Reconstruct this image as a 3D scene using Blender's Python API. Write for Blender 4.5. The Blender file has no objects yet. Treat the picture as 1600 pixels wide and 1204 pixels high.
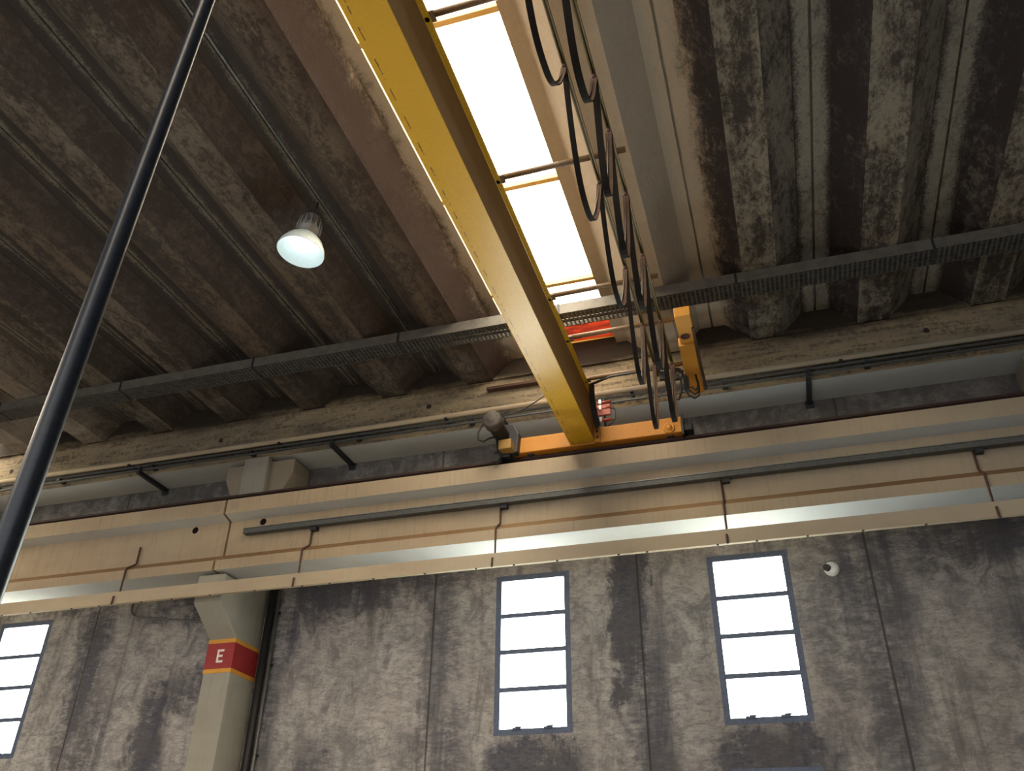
import bpy, math, random
from mathutils import Vector, Matrix
random.seed(7)
SC = bpy.context.scene
COL = SC.collection
PI = math.pi

# ------------------------------------------------------------------ materials
MATS = {}
class NT:
    def __init__(s, name):
        m = bpy.data.materials.new(name); m.use_nodes = True
        s.m = m; s.t = m.node_tree; s.t.nodes.clear()
        s.out = s.n('ShaderNodeOutputMaterial')
        s.b = s.n('ShaderNodeBsdfPrincipled')
        s.l(s.b.outputs[0], s.out.inputs[0])
        tc = s.n('ShaderNodeTexCoord'); s.co = tc.outputs['Object']
    def n(s, ty, **kw):
        nd = s.t.nodes.new(ty)
        for k, v in kw.items(): setattr(nd, k, v)
        return nd
    def l(s, a, b): s.t.links.new(a, b)
    def math(s, op, a, b=None, c=None):
        nd = s.n('ShaderNodeMath', operation=op)
        for i, v in enumerate((a, b, c)):
            if v is None: continue
            if isinstance(v, (int, float)): nd.inputs[i].default_value = v
            else: s.l(v, nd.inputs[i])
        return nd.outputs[0]
    def mapped(s, scale, rot=(0,0,0), loc=(0,0,0)):
        mp = s.n('ShaderNodeMapping')
        mp.inputs['Scale'].default_value = scale
        mp.inputs['Rotation'].default_value = rot
        mp.inputs['Location'].default_value = loc
        s.l(s.co, mp.inputs[0]); return mp.outputs[0]
    def noise(s, vec, scale=1.0, detail=6, rough=0.6, dist=0.0):
        nd = s.n('ShaderNodeTexNoise')
        nd.inputs['Scale'].default_value = scale
        nd.inputs['Detail'].default_value = detail
        nd.inputs['Roughness'].default_value = rough
        nd.inputs['Distortion'].default_value = dist
        s.l(vec, nd.inputs['Vector']); return nd.outputs[0]
    def ramp(s, fac, a, b, lo=0.0, hi=1.0):
        nd = s.n('ShaderNodeMapRange'); nd.clamp = True
        nd.interpolation_type = 'SMOOTHSTEP'
        s.l(fac, nd.inputs['Value'])
        nd.inputs['From Min'].default_value = a; nd.inputs['From Max'].default_value = b
        nd.inputs['To Min'].default_value = lo; nd.inputs['To Max'].default_value = hi
        return nd.outputs[0]
    def mix(s, fac, a, b, mode='MIX'):
        nd = s.n('ShaderNodeMix', data_type='RGBA', blend_type=mode)
        if isinstance(fac, (int, float)): nd.inputs[0].default_value = fac
        else: s.l(fac, nd.inputs[0])
        for i, v in ((6, a), (7, b)):
            if isinstance(v, (tuple, list)): nd.inputs[i].default_value = (*v[:3], 1)
            else: s.l(v, nd.inputs[i])
        return nd.outputs[2]
    def xyz(s):
        sp = s.n('ShaderNodeSeparateXYZ'); s.l(s.co, sp.inputs[0]); return sp.outputs
    def color(s, c):
        if isinstance(c, (tuple, list)): s.b.inputs['Base Color'].default_value = (*c[:3], 1)
        else: s.l(c, s.b.inputs['Base Color'])
    def bump(s, h, strength=0.3, dist=0.01):
        nd = s.n('ShaderNodeBump'); nd.inputs['Strength'].default_value = strength
        nd.inputs['Distance'].default_value = dist
        s.l(h, nd.inputs['Height']); s.l(nd.outputs[0], s.b.inputs['Normal'])
    def setp(s, rough=None, metal=None, spec=None):
        if rough is not None: s.b.inputs['Roughness'].default_value = rough
        if metal is not None: s.b.inputs['Metallic'].default_value = metal
        if spec is not None: s.b.inputs['Specular IOR Level'].default_value = spec
    def blob(s, X, Z, cx, cz, rx, rz, k):
        a = s.math('MULTIPLY', s.math('SUBTRACT', X, cx), 1.0/rx)
        b = s.math('MULTIPLY', s.math('SUBTRACT', Z, cz), 1.0/rz)
        d = s.math('ADD', s.math('MULTIPLY', a, a), s.math('MULTIPLY', b, b))
        return s.ramp(d, 0.0, 1.0, k, 0.0)

def mat_wall():
    s = NT('sooty_wall_plaster'); X, Y, Z = s.xyz()
    big = s.noise(s.mapped((1.0, 1.0, 0.6)), 1.1, 6, 0.65, 0.5)
    mid = s.noise(s.mapped((1.0, 1.0, 0.8)), 3.2, 7, 0.72, 0.8)
    brush = s.noise(s.mapped((4.5, 1.0, 12.0), (0, 0.55, 0)), 1.5, 7, 0.75, 0.45)
    fine = s.noise(s.mapped((1, 1, 1)), 30, 6, 0.8)
    vert = s.noise(s.mapped((3.2, 1.0, 0.4)), 1.2, 6, 0.7, 0.5)
    base = s.mix(s.ramp(big, 0.3, 0.7), (0.385, 0.35, 0.325), (0.52, 0.488, 0.455))
    base = s.mix(s.ramp(mid, 0.44, 0.66, 0.0, 0.8), base, (0.168, 0.160, 0.162))
    base = s.mix(s.ramp(brush, 0.42, 0.68, 0.0, 0.65), base, (0.172, 0.166, 0.170))
    brush2 = s.noise(s.mapped((16, 1.0, 46), (0, 0.6, 0)), 1.2, 5, 0.75, 0.3)
    base = s.mix(s.ramp(brush2, 0.46, 0.7, 0.0, 0.6), base, (0.14, 0.135, 0.135))
    base = s.mix(s.ramp(brush2, 0.42, 0.3, 0.0, 0.3), base, (0.60, 0.57, 0.53))
    base = s.mix(s.ramp(fine, 0.52, 0.72, 0.0, 0.45), base, (0.10, 0.092, 0.09))
    base = s.mix(s.ramp(vert, 0.5, 0.72, 0.0, 0.7), base, (0.115, 0.105, 0.105))
    X0, Z0 = X, Z
    X = s.math('ADD', X, s.math('ADD', s.math('MULTIPLY', s.math('SUBTRACT', mid, 0.5), 0.5), s.math('MULTIPLY', s.math('SUBTRACT', big, 0.5), 0.6)))
    Z = s.math('ADD', Z, s.math('MULTIPLY', s.math('SUBTRACT', mid, 0.5), 1.2))
    st = None
    for cx, cz, rx, rz, k in [(-1.58, 3.1, 0.26, 1.4, 1.7), (-1.42, 1.9, 0.35, 1.5, 0.75), (-8.93, 2.9, 0.38, 1.6, 0.95), (-8.6, 1.9, 0.35, 1.0, 0.8),
                              (-7.75, 2.0, 0.32, 0.9, 1.15), (-7.35, 2.5, 0.4, 0.35, 0.8), (-3.9, 2.6, 0.3, 2.0, 0.65), (-3.75, 1.6, 0.4, 0.9, 0.75),
                              (-5.4, 3.7, 1.4, 0.6, 1.0), (-4.2, 3.75, 1.2, 0.45, 0.8), (-7.3, 3.75, 1.0, 0.4, 1.0), (-2.74, 1.35, 0.72, 0.55, 1.4), (-0.24, 1.45, 0.75, 0.5, 1.5),
                              (1.0, 3.2, 0.55, 1.2, 0.8), (0.95, 1.9, 0.4, 1.4, 0.75), (2.4, 3.6, 1.6, 0.5, 0.95), (2.6, 2.6, 0.8, 0.5, 0.75),
                              (-5.4, 1.5, 0.35, 0.5, 0.8), (0.45, 2.6, 0.3, 1.4, 0.5), (3.1, 1.9, 0.7, 0.5, 0.6), (-9.5, 3.9, 1.4, 0.35, 0.6),
                              (-6.1, 3.0, 0.28, 2.2, 0.9)]:
        b = s.blob(X, Z, cx, cz, rx, rz, k)
        st = b if st is None else s.math('MAXIMUM', st, b)
    st = s.math('MULTIPLY', st, s.ramp(s.math('ADD', s.math('MULTIPLY', brush, 0.5), s.math('MULTIPLY', vert, 0.6)), 0.36, 0.60, 0.2, 1.0))
    soot = s.mix(s.ramp(mid, 0.38, 0.62), (0.050, 0.052, 0.078), (0.085, 0.080, 0.088))
    rt = s.ramp(s.math('ADD', X, s.math('MULTIPLY', s.math('SUBTRACT', big, 0.5), 3.0)), 0.2, 2.2, 0.0, 0.28)
    base = s.mix(rt, base, (0.12, 0.108, 0.102))
    base = s.mix(s.math('MINIMUM', st, s.ramp(brush2, 0.35, 0.65, 0.95, 0.72)), base, soot)
    X, Z = X0, Z0
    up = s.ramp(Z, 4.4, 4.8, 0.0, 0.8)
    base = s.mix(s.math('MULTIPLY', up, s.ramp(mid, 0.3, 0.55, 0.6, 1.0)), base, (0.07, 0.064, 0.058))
    # panel joints every 2.5 m
    jx = s.math('ABSOLUTE', s.math('SUBTRACT', s.math('MODULO', s.math('ADD', X, 51.48 + 1.25), 2.5), 1.25))
    jn = s.math('ADD', jx, s.math('MULTIPLY', s.math('SUBTRACT', brush, 0.5), 0.012))
    base = s.mix(s.ramp(jn, 0.008, 0.016, 0.75, 0.0), base, (0.045, 0.04, 0.038))
    s.color(base); s.setp(0.9, 0, 0.2); s.bump(s.math('ADD', brush, fine), 0.5, 0.012)
    return s.m

def mat_ceiling(name, light, dark, amount, seed, warm=0.5, joint=False, leftdark=0.0):
    s = NT(name); X, Y, Z = s.xyz()
    long = s.noise(s.mapped((3.0, 0.30, 2.2), (0, 0, 0), (seed, 0, 0)), 1.5, 6, 0.65)
    blot = s.noise(s.mapped((1.4, 0.8, 1), (0, 0, 0), (0, seed, 0)), 2.4, 7, 0.75, 0.4)
    fine = s.noise(s.mapped((1, 1, 1)), 38, 6, 0.85)
    scr = s.noise(s.mapped((20, 7, 14), (0, 0, 0.7)), 1.7, 6, 0.75, 1.0)
    spk = s.noise(s.mapped((1.3, 0.8, 1), (0, 0, 0.3), (seed, seed, 0)), 11, 8, 0.82, 0.6)
    f = s.math('ADD', s.math('MULTIPLY', long, 0.28), s.math('MULTIPLY', blot, 0.25))
    f = s.math('ADD', f, s.math('ADD', s.math('MULTIPLY', spk, 0.32), s.math('MULTIPLY', scr, 0.15)))
    cen = 0.50 + (0.5 - amount) * 0.26
    m = s.ramp(f, cen - 0.06, cen + 0.06)
    spd = s.ramp(spk, 0.5, 0.66)
    jd = s.math('ABSOLUTE', s.math('SUBTRACT', s.math('MODULO', s.math('ADD', X, 0.25 + 1.226 * 20.5), 1.226), 0.613))
    wob = s.math('MULTIPLY', s.math('SUBTRACT', s.math('ADD', fine, blot), 1.0), 0.22)
    if joint:
        wide = s.ramp(X, -2.5, 0.5, 0.026, 0.115)
        m = s.math('MAXIMUM', s.math('MULTIPLY', m, 0.5), s.ramp(s.math('SUBTRACT', s.math('ADD', jd, wob), wide), -0.03, 0.05, 0.15, 1.0))
    # paler, less mottled around the skylight opening and at the far left
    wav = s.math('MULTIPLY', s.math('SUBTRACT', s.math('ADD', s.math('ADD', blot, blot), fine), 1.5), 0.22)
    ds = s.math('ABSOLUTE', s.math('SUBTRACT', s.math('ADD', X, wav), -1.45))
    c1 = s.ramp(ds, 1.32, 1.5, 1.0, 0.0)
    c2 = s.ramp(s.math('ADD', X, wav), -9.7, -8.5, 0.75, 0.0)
    pale = s.math('MAXIMUM', c1, c2)
    m = s.math('MULTIPLY', m, s.math('SUBTRACT', 1.0, s.math('MULTIPLY', pale, 0.95)))
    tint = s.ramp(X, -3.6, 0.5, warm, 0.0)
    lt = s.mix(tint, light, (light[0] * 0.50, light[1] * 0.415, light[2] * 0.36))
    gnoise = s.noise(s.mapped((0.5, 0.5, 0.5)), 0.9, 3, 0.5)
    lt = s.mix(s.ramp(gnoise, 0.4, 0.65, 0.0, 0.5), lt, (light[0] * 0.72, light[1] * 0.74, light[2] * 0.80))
    lt = s.mix(s.math('MULTIPLY', pale, 0.85), lt, (0.36, 0.305, 0.245))
    red = s.ramp(s.math('ABSOLUTE', s.math('SUBTRACT', s.math('ADD', X, wav), -3.05)), 0.0, 0.45, 0.75, 0.0)
    m = s.math('MAXIMUM', m, s.math('MULTIPLY', s.math('MULTIPLY', red, 1.2), s.math('SUBTRACT', 1.0, pale)))
    dk = s.mix(s.math('MULTIPLY', red, s.math('SUBTRACT', 1.0, pale)), dark, (0.040, 0.025, 0.020))
    c = s.mix(m, lt, dk)
    nc = s.math('SUBTRACT', 1.0, s.math('MULTIPLY', pale, 0.8))
    c = s.mix(s.math('MULTIPLY', s.math('MULTIPLY', spd, 0.6), nc), c, dk)
    c = s.mix(s.math('MULTIPLY', s.ramp(fine, 0.5, 0.68, 0.0, 0.5), nc), c, dk)
    c = s.mix(s.math('MULTIPLY', s.ramp(spk, 0.36, 0.28, 0.0, 0.35), nc), c, (0.25, 0.225, 0.19))
    c = s.mix(s.ramp(scr, 0.62, 0.78, 0.0, 0.22), c, (0.22, 0.195, 0.17))
    # crack line of every joint's edge and rib corner
    s.color(c); s.setp(0.92, 0, 0.15); s.bump(s.math('ADD', fine, scr), 0.6, 0.01)
    return s.m

def mat_tan(name='tan_concrete', light=(0.40, 0.312, 0.205), dark=(0.16, 0.118, 0.082), drip=0.45):
    s = NT(name); X, Y, Z = s.xyz()
    big = s.noise(s.mapped((0.5, 0.5, 1.2)), 1.2, 5, 0.6)
    drp = s.noise(s.mapped((16, 9, 0.7)), 1.6, 6, 0.75)
    fine = s.noise(s.mapped((1, 1, 1)), 22, 5, 0.75)
    c = s.mix(s.ramp(big, 0.35, 0.68), light, (light[0] * 0.82, light[1] * 0.8, light[2] * 0.82))
    c = s.mix(s.ramp(drp, 0.48, 0.74, 0.0, drip), c, dark)
    c = s.mix(s.ramp(fine, 0.58, 0.78, 0.0, 0.4), c, dark)
    grey = s.noise(s.mapped((0.25, 0.25, 0.25)), 1.0, 3, 0.5)
    c = s.mix(s.ramp(grey, 0.45, 0.7, 0.0, 0.45), c, (light[0] * 0.7, light[1] * 0.82, light[2] * 1.05))
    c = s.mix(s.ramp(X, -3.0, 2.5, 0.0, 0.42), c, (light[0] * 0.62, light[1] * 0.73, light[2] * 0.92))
    s.color(c); s.setp(0.85, 0, 0.25); s.bump(fine, 0.25, 0.006)
    return s.m

def mat_edge():
    s = NT('stained_edge_beam_concrete'); X, Y, Z = s.xyz()
    big = s.noise(s.mapped((0.6, 0.6, 1.4)), 1.6, 6, 0.65)
    fine = s.noise(s.mapped((1, 1, 1)), 18, 6, 0.78)
    hor = s.noise(s.mapped((1.2, 1.2, 14)), 1.4, 5, 0.7)
    c = s.mix(s.ramp(big, 0.35, 0.65), (0.33, 0.265, 0.17), (0.20, 0.165, 0.115))
    c = s.mix(s.ramp(s.math('ADD', s.math('MULTIPLY', fine, 0.5), s.math('MULTIPLY', hor, 0.5)), 0.48, 0.6, 0.0, 0.8), c, (0.085, 0.07, 0.054))
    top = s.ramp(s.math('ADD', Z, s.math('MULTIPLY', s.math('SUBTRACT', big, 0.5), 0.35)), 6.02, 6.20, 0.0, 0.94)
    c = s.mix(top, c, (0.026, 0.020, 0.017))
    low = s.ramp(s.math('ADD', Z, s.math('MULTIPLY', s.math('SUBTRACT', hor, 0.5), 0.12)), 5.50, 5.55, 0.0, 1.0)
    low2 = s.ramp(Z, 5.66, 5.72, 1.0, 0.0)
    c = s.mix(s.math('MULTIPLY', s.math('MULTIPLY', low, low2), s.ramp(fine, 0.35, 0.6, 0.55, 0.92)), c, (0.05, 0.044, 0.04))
    s.color(c); s.setp(0.9, 0, 0.2); s.bump(fine, 0.35, 0.008)
    return s.m

def mat_paint(name, col, worn, amt=0.35, rough=0.4, scale=9, spec=0.5, bumpy=0.05):
    s = NT(name)
    a = s.noise(s.mapped((1, 1, 1)), scale, 6, 0.7)
    b = s.noise(s.mapped((1, 1, 1)), scale * 0.2, 4, 0.6)
    c = s.mix(s.ramp(b, 0.35, 0.7, 0.0, 0.4), col, (col[0] * 0.8, col[1] * 0.76, col[2] * 0.7))
    c = s.mix(s.ramp(a, 0.6, 0.74, 0.0, amt), c, worn)
    s.color(c); s.setp(rough, 0, spec)
    s.l(s.ramp(a, 0.3, 0.7, rough - 0.06, rough + 0.14), s.b.inputs['Roughness'])
    s.bump(a, bumpy, 0.004)
    return s.m

def mat_plain(name, col, rough=0.6, metal=0.0, spec=0.5, var=0.3, scale=25):
    s = NT(name)
    a = s.noise(s.mapped((1, 1, 1)), scale, 5, 0.7)
    c = s.mix(s.ramp(a, 0.35, 0.7), col, tuple(v * (1 - var) for v in col))
    s.color(c); s.setp(rough, metal, spec); s.bump(a, 0.08, 0.003)
    return s.m

def mat_emit(name, col, strength, base=(0.8, 0.8, 0.8), wave=None):
    s = NT(name); s.color(base); s.setp(0.5)
    s.b.inputs['Emission Color'].default_value = (*col, 1)
    s.b.inputs['Emission Strength'].default_value = strength
    a = s.noise(s.mapped((1, 1, 1)), 2.5, 3, 0.5)
    s.l(s.ramp(a, 0.3, 0.7, strength * 0.9, strength * 1.1), s.b.inputs['Emission Strength'])
    return s.m

def mat_red_sheet():
    s = NT('stained_red_translucent_sheet'); X, Y, Z = s.xyz()
    a = s.noise(s.mapped((1.4, 6, 1)), 2.2, 5, 0.65)
    c = s.mix(s.ramp(a, 0.35, 0.65), (0.85, 0.075, 0.015), (0.25, 0.02, 0.01))
    c = s.mix(s.ramp(s.math('ADD', Y, s.math('MULTIPLY', X, -0.1)), 9.19, 9.27, 0.0, 0.9), c, (1.0, 0.55, 0.10))
    s.color(c); s.l(c, s.b.inputs['Emission Color'])
    s.b.inputs['Emission Strength'].default_value = 0.55
    return s.m

def mat_perf():
    s = NT('perforated_galvanised_sheet'); X, Y, Z = s.xyz()
    fx = s.math('ABSOLUTE', s.math('SUBTRACT', s.math('FRACT', s.math('MULTIPLY', X, 1 / 0.05)), 0.5))
    row = s.math('FLOOR', s.math('MULTIPLY', Y, 1 / 0.026))
    fy = s.math('ABSOLUTE', s.math('SUBTRACT', s.math('FRACT', s.math('MULTIPLY', Y, 1 / 0.026)), 0.5))
    hole = s.math('MULTIPLY', s.math('LESS_THAN', fx, 0.3), s.math('LESS_THAN', fy, 0.28))
    a = s.noise(s.mapped((1, 1, 1)), 12, 4, 0.6)
    c = s.mix(s.ramp(a, 0.35, 0.7), (0.115, 0.115, 0.115), (0.065, 0.067, 0.07))
    s.color(c); s.setp(0.55, 0.3, 0.4)
    s.l(s.math('SUBTRACT', 1.0, hole), s.b.inputs['Alpha'])
    return s.m

def mat_girder():
    s = NT('yellow_crane_paint'); X, Y, Z = s.xyz()
    b = s.noise(s.mapped((1, 0.4, 1)), 1.3, 4, 0.6)
    a = s.noise(s.mapped((1, 1, 1)), 40, 5, 0.7)
    c = s.mix(s.ramp(b, 0.35, 0.7, 0.0, 0.5), (0.60, 0.34, 0.020), (0.52, 0.285, 0.018))
    c = s.mix(s.ramp(a, 0.62, 0.75, 0.0, 0.25), c, (0.30, 0.17, 0.03))
    # rust stitches of the intermittent weld along the bottom plate
    w = s.math('ABSOLUTE', s.math('SUBTRACT', s.math('ADD', X, s.math('MULTIPLY', s.math('SUBTRACT', a, 0.5), 0.014)), -1.962))
    d = s.math('ADD', s.math('MULTIPLY', s.math('FRACT', s.math('MULTIPLY', Y, 4.1)), 0.55), s.math('SUBTRACT', s.noise(s.mapped((0, 9, 0)), 1.0, 3, 0.7), 0.25))
    dash = s.math('MULTIPLY', s.math('LESS_THAN', w, 0.0045), s.math('LESS_THAN', s.math('ADD', d, s.math('MULTIPLY', s.math('SUBTRACT', a, 0.5), 1.3)), 0.5))
    dash = s.math('MULTIPLY', dash, s.math('LESS_THAN', Z, 4.76))
    c = s.mix(s.math('MULTIPLY', dash, 0.85), c, (0.07, 0.03, 0.012))
    s.color(c); s.setp(0.36, 0, 0.38)
    s.l(s.ramp(a, 0.3, 0.7, 0.24, 0.34), s.b.inputs['Roughness'])
    s.bump(s.noise(s.mapped((1, 1, 1)), 7, 3, 0.5), 0.08, 0.01)
    return s.m

M = dict(
    wall=mat_wall(),
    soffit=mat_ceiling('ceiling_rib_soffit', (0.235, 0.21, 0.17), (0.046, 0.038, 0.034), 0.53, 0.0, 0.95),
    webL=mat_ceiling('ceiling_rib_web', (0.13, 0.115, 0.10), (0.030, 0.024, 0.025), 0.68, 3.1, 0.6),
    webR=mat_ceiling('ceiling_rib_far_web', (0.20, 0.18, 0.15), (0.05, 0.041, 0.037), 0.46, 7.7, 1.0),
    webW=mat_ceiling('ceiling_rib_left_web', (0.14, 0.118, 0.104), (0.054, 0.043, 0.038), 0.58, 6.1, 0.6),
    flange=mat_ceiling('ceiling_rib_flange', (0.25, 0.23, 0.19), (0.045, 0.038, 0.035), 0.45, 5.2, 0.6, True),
    under=mat_tan('grey_underside_concrete', (0.50, 0.49, 0.44), (0.28, 0.255, 0.22), 0.12),
    tan=mat_tan(),
    tan2=mat_tan('tan_painted_sheet', (0.43, 0.35, 0.24), (0.24, 0.17, 0.11), 0.15),
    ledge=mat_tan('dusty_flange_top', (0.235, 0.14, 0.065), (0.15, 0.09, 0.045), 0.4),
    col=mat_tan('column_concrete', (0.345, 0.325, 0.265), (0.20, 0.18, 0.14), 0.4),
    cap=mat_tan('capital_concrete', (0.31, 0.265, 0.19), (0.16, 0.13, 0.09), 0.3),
    edge=mat_edge(),
    lintel=mat_tan('grey_soffit_concrete', (0.34, 0.30, 0.24), (0.16, 0.13, 0.10), 0.2),
    girder=mat_girder(),
    girderside=mat_paint('shaded_yellow_web_paint', (0.27, 0.155, 0.055), (0.16, 0.085, 0.035), 0.4, 0.75, 5, 0.15),  # browner copy of the girder yellow, shade of the side faces put into the colour
    orange=mat_paint('orange_carriage_paint', (0.50, 0.205, 0.018), (0.10, 0.05, 0.02), 0.85, 0.55, 11),
    bracketY=mat_paint('yellow_bracket_paint', (0.58, 0.265, 0.028), (0.22, 0.10, 0.03), 0.5, 0.5, 12),
    steel=mat_plain('dark_steel', (0.035, 0.036, 0.042), 0.5, 0.4),
    frame=mat_plain('blue_grey_window_frame', (0.10, 0.125, 0.19), 0.5, 0.1),
    trunk=mat_plain('dull_trunking_metal', (0.085, 0.088, 0.085), 0.6, 0.2),
    rubber=mat_plain('black_rubber', (0.018, 0.016, 0.016), 0.55),
    pole=mat_plain('black_gloss_pole', (0.016, 0.022, 0.034), 0.34, 0.0, 0.6, 0.4, 60),
    cable=mat_plain('black_flat_cable', (0.010, 0.008, 0.007), 0.85, 0, 0.15),
    cable2=mat_plain('brown_cable_inner_side', (0.085, 0.050, 0.032), 0.85, 0, 0.15),
    rust=mat_plain('rusty_steel', (0.085, 0.042, 0.028), 0.8, 0.1),
    railm=mat_plain('rail_rust', (0.045, 0.022, 0.016), 0.8, 0.1),
    galv=mat_plain('galvanised_steel', (0.20, 0.20, 0.19), 0.5, 0.5, 0.5, 0.35, 12),
    traylip=mat_plain('tray_side_sheet', (0.135, 0.125, 0.108), 0.6, 0.2, 0.5, 0.35, 9),
    perf=mat_perf(),
    arm=mat_plain('painted_tube_brown', (0.18, 0.105, 0.05), 0.5, 0.0, 0.5, 0.4),
    track=mat_plain('olive_track_steel', (0.16, 0.115, 0.045), 0.45, 0.3),
    sky=mat_emit('translucent_skylight_sheet', (1.0, 0.88, 0.69), 12.0),
    red=mat_red_sheet(),
    glass=mat_emit('frosted_window_pane', (0.93, 1.0, 0.93), 20.0),
    bulb=mat_emit('lamp_bulb', (0.90, 0.98, 1.0), 3.0),
    reflector=mat_plain('white_reflector', (0.66, 0.76, 0.77), 0.4, 0.0, 0.5, 0.05),
    lamp_body=mat_plain('lamp_grey_casting', (0.36, 0.36, 0.35), 0.5, 0.2),
    motorgrey=mat_plain('grimy_motor_grey', (0.10, 0.085, 0.075), 0.7, 0.1, 0.3, 0.5, 14),
    white=mat_plain('white_plastic', (0.90, 0.90, 0.89), 0.4, 0, 0.5, 0.06),
    purlin=mat_paint('amber_skylight_purlin', (0.62, 0.40, 0.13), (0.25, 0.12, 0.03), 0.6, 0.6, 14),
    redpaint=mat_paint('red_band_paint', (0.30, 0.020, 0.022), (0.16, 0.02, 0.02), 0.4, 0.6, 16),
    yelpaint=mat_paint('yellow_band_paint', (0.62, 0.29, 0.03), (0.4, 0.2, 0.05), 0.4, 0.6, 16),
    letter=mat_paint('white_letter_paint', (0.72, 0.68, 0.64), (0.4, 0.2, 0.2), 0.3, 0.6, 30),
    hazard=mat_paint('grimy_yellow_cover', (0.26, 0.15, 0.03), (0.05, 0.03, 0.02), 1.0, 0.6, 28),
    insul=mat_plain('red_insulator', (0.36, 0.055, 0.03), 0.5),
    floor=mat_plain('grey_concrete_floor', (0.48, 0.455, 0.41), 0.7, 0, 0.3, 0.25, 2.0),
    dark=mat_plain('dark_recess', (0.03, 0.022, 0.018), 0.9),
    plug=mat_tan('mortar_plug', (0.36, 0.275, 0.20), (0.22, 0.16, 0.12), 0.1),
)

# ------------------------------------------------------------------ mesh builder
class MB:
    def __init__(s): s.v = []; s.f = []; s.mi = []; s.sm = []
    def add(s, vs, fs, mi=0, smooth=False):
        o = len(s.v); s.v += [tuple(p) for p in vs]
        for f in fs:
            s.f.append([i + o for i in f]); s.mi.append(mi); s.sm.append(smooth)
    def box(s, x0, x1, y0, y1, z0, z1, mi=0):
        vs = [(x0,y0,z0),(x1,y0,z0),(x1,y1,z0),(x0,y1,z0),(x0,y0,z1),(x1,y0,z1),(x1,y1,z1),(x0,y1,z1)]
        s.add(vs, [(0,3,2,1),(4,5,6,7),(0,1,5,4),(1,2,6,5),(2,3,7,6),(3,0,4,7)], mi)
        return s
    def prism(s, poly, axis, a, b, mi=0, side_mi=None):
        """poly: list of 2-D points; axis 'x': (y,z), 'y': (x,z), 'z': (x,y)"""
        n = len(poly)
        def P(p, t):
            return {'x': (t, p[0], p[1]), 'y': (p[0], t, p[1]), 'z': (p[0], p[1], t)}[axis]
        vs = [P(p, a) for p in poly] + [P(p, b) for p in poly]
        o = len(s.v); s.v += vs
        for i in range(n):
            j = (i + 1) % n
            s.f.append([o+i, o+j, o+n+j, o+n+i]); s.mi.append(side_mi[i] if side_mi else mi); s.sm.append(False)
        s.f.append([o+i for i in range(n)][::-1]); s.mi.append(mi); s.sm.append(False)
        s.f.append([o+n+i for i in range(n)]); s.mi.append(mi); s.sm.append(False)
        return s
    def tube(s, pts, r, n=10, mi=0, caps=True, rb=None):
        pts = [Vector(p) for p in pts]; m = len(pts)
        rs = r if isinstance(r, (list, tuple)) else [r] * m
        o = len(s.v); ref = None
        for i, p in enumerate(pts):
            t = (pts[min(i+1, m-1)] - pts[max(i-1, 0)]).normalized()
            if ref is None:
                ref = Vector((0,0,1)) if abs(t.z) < 0.9 else Vector((1,0,0))
            u = (ref - t * ref.dot(t)).normalized(); w = t.cross(u); ref = u
            for k in range(n):
                a = 2*PI*k/n
                s.v.append(tuple(p + (u*math.cos(a) + w*math.sin(a)) * rs[i]))
        for i in range(m-1):
            for k in range(n):
                k2 = (k+1) % n
                s.f.append([o+i*n+k, o+i*n+k2, o+(i+1)*n+k2, o+(i+1)*n+k]); s.mi.append(mi); s.sm.append(True)
        if caps:
            s.f.append([o+k for k in range(n)][::-1]); s.mi.append(mi); s.sm.append(False)
            s.f.append([o+(m-1)*n+k for k in range(n)]); s.mi.append(mi); s.sm.append(False)
        return s
    def ribbon(s, pts, width, thick, mi=0):
        """flat cable: wide along X, curve lies in a Y-Z plane"""
        pts = [Vector(p) for p in pts]; m = len(pts); o = len(s.v)
        for i, p in enumerate(pts):
            t = (pts[min(i+1, m-1)] - pts[max(i-1, 0)]).normalized()
            nn = Vector((0, -t.z, t.y))
            for sx, sn in ((-1,-1),(1,-1),(1,1),(-1,1)):
                s.v.append(tuple(p + Vector((sx*width/2,0,0)) + nn*sn*thick/2))
        for i in range(m-1):
            for k in range(4):
                k2 = (k+1) % 4
                s.f.append([o+i*4+k, o+i*4+k2, o+(i+1)*4+k2, o+(i+1)*4+k]); s.mi.append(1 if k == 2 else mi); s.sm.append(False)
        s.f.append([o+3,o+2,o+1,o]); s.mi.append(mi); s.sm.append(False)
        e = o+(m-1)*4
        s.f.append([e,e+1,e+2,e+3]); s.mi.append(mi); s.sm.append(False)
        return s
    def lathe(s, prof, center, axis='z', n=32, mi=0):
        """prof: (r, h) along axis"""
        o = len(s.v); c = Vector(center); m = len(prof)
        for r, h in prof:
            for k in range(n):
                a = 2*PI*k/n; x, y = r*math.cos(a), r*math.sin(a)
                d = {'z': (x,y,h), 'y': (x,h,-y), 'x': (h,x,y)}[axis]
                s.v.append(tuple(c + Vector(d)))
        for i in range(m-1):
            for k in range(n):
                k2 = (k+1) % n
                s.f.append([o+i*n+k, o+i*n+k2, o+(i+1)*n+k2, o+(i+1)*n+k]); s.mi.append(mi); s.sm.append(True)
        return s
    def cyl(s, a, b, r, n=20, mi=0): return s.tube([a, b], r, n, mi)
    def build(s, name, mats, parent=None, bevel=0.0):
        if not isinstance(mats, (list, tuple)): mats = [mats]
        me = bpy.data.meshes.new(name)
        me.from_pydata(s.v, [], s.f)
        for m in mats: me.materials.append(m)
        for p, mi, sm in zip(me.polygons, s.mi, s.sm): p.material_index = mi; p.use_smooth = sm
        me.update()
        o = bpy.data.objects.new(name, me); COL.objects.link(o)
        if parent is not None: o.parent = parent
        if bevel > 0:
            b = o.modifiers.new('bevel', 'BEVEL'); b.width = bevel; b.segments = 2; b.limit_method = 'ANGLE'; b.angle_limit = math.radians(40)
        return o

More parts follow.
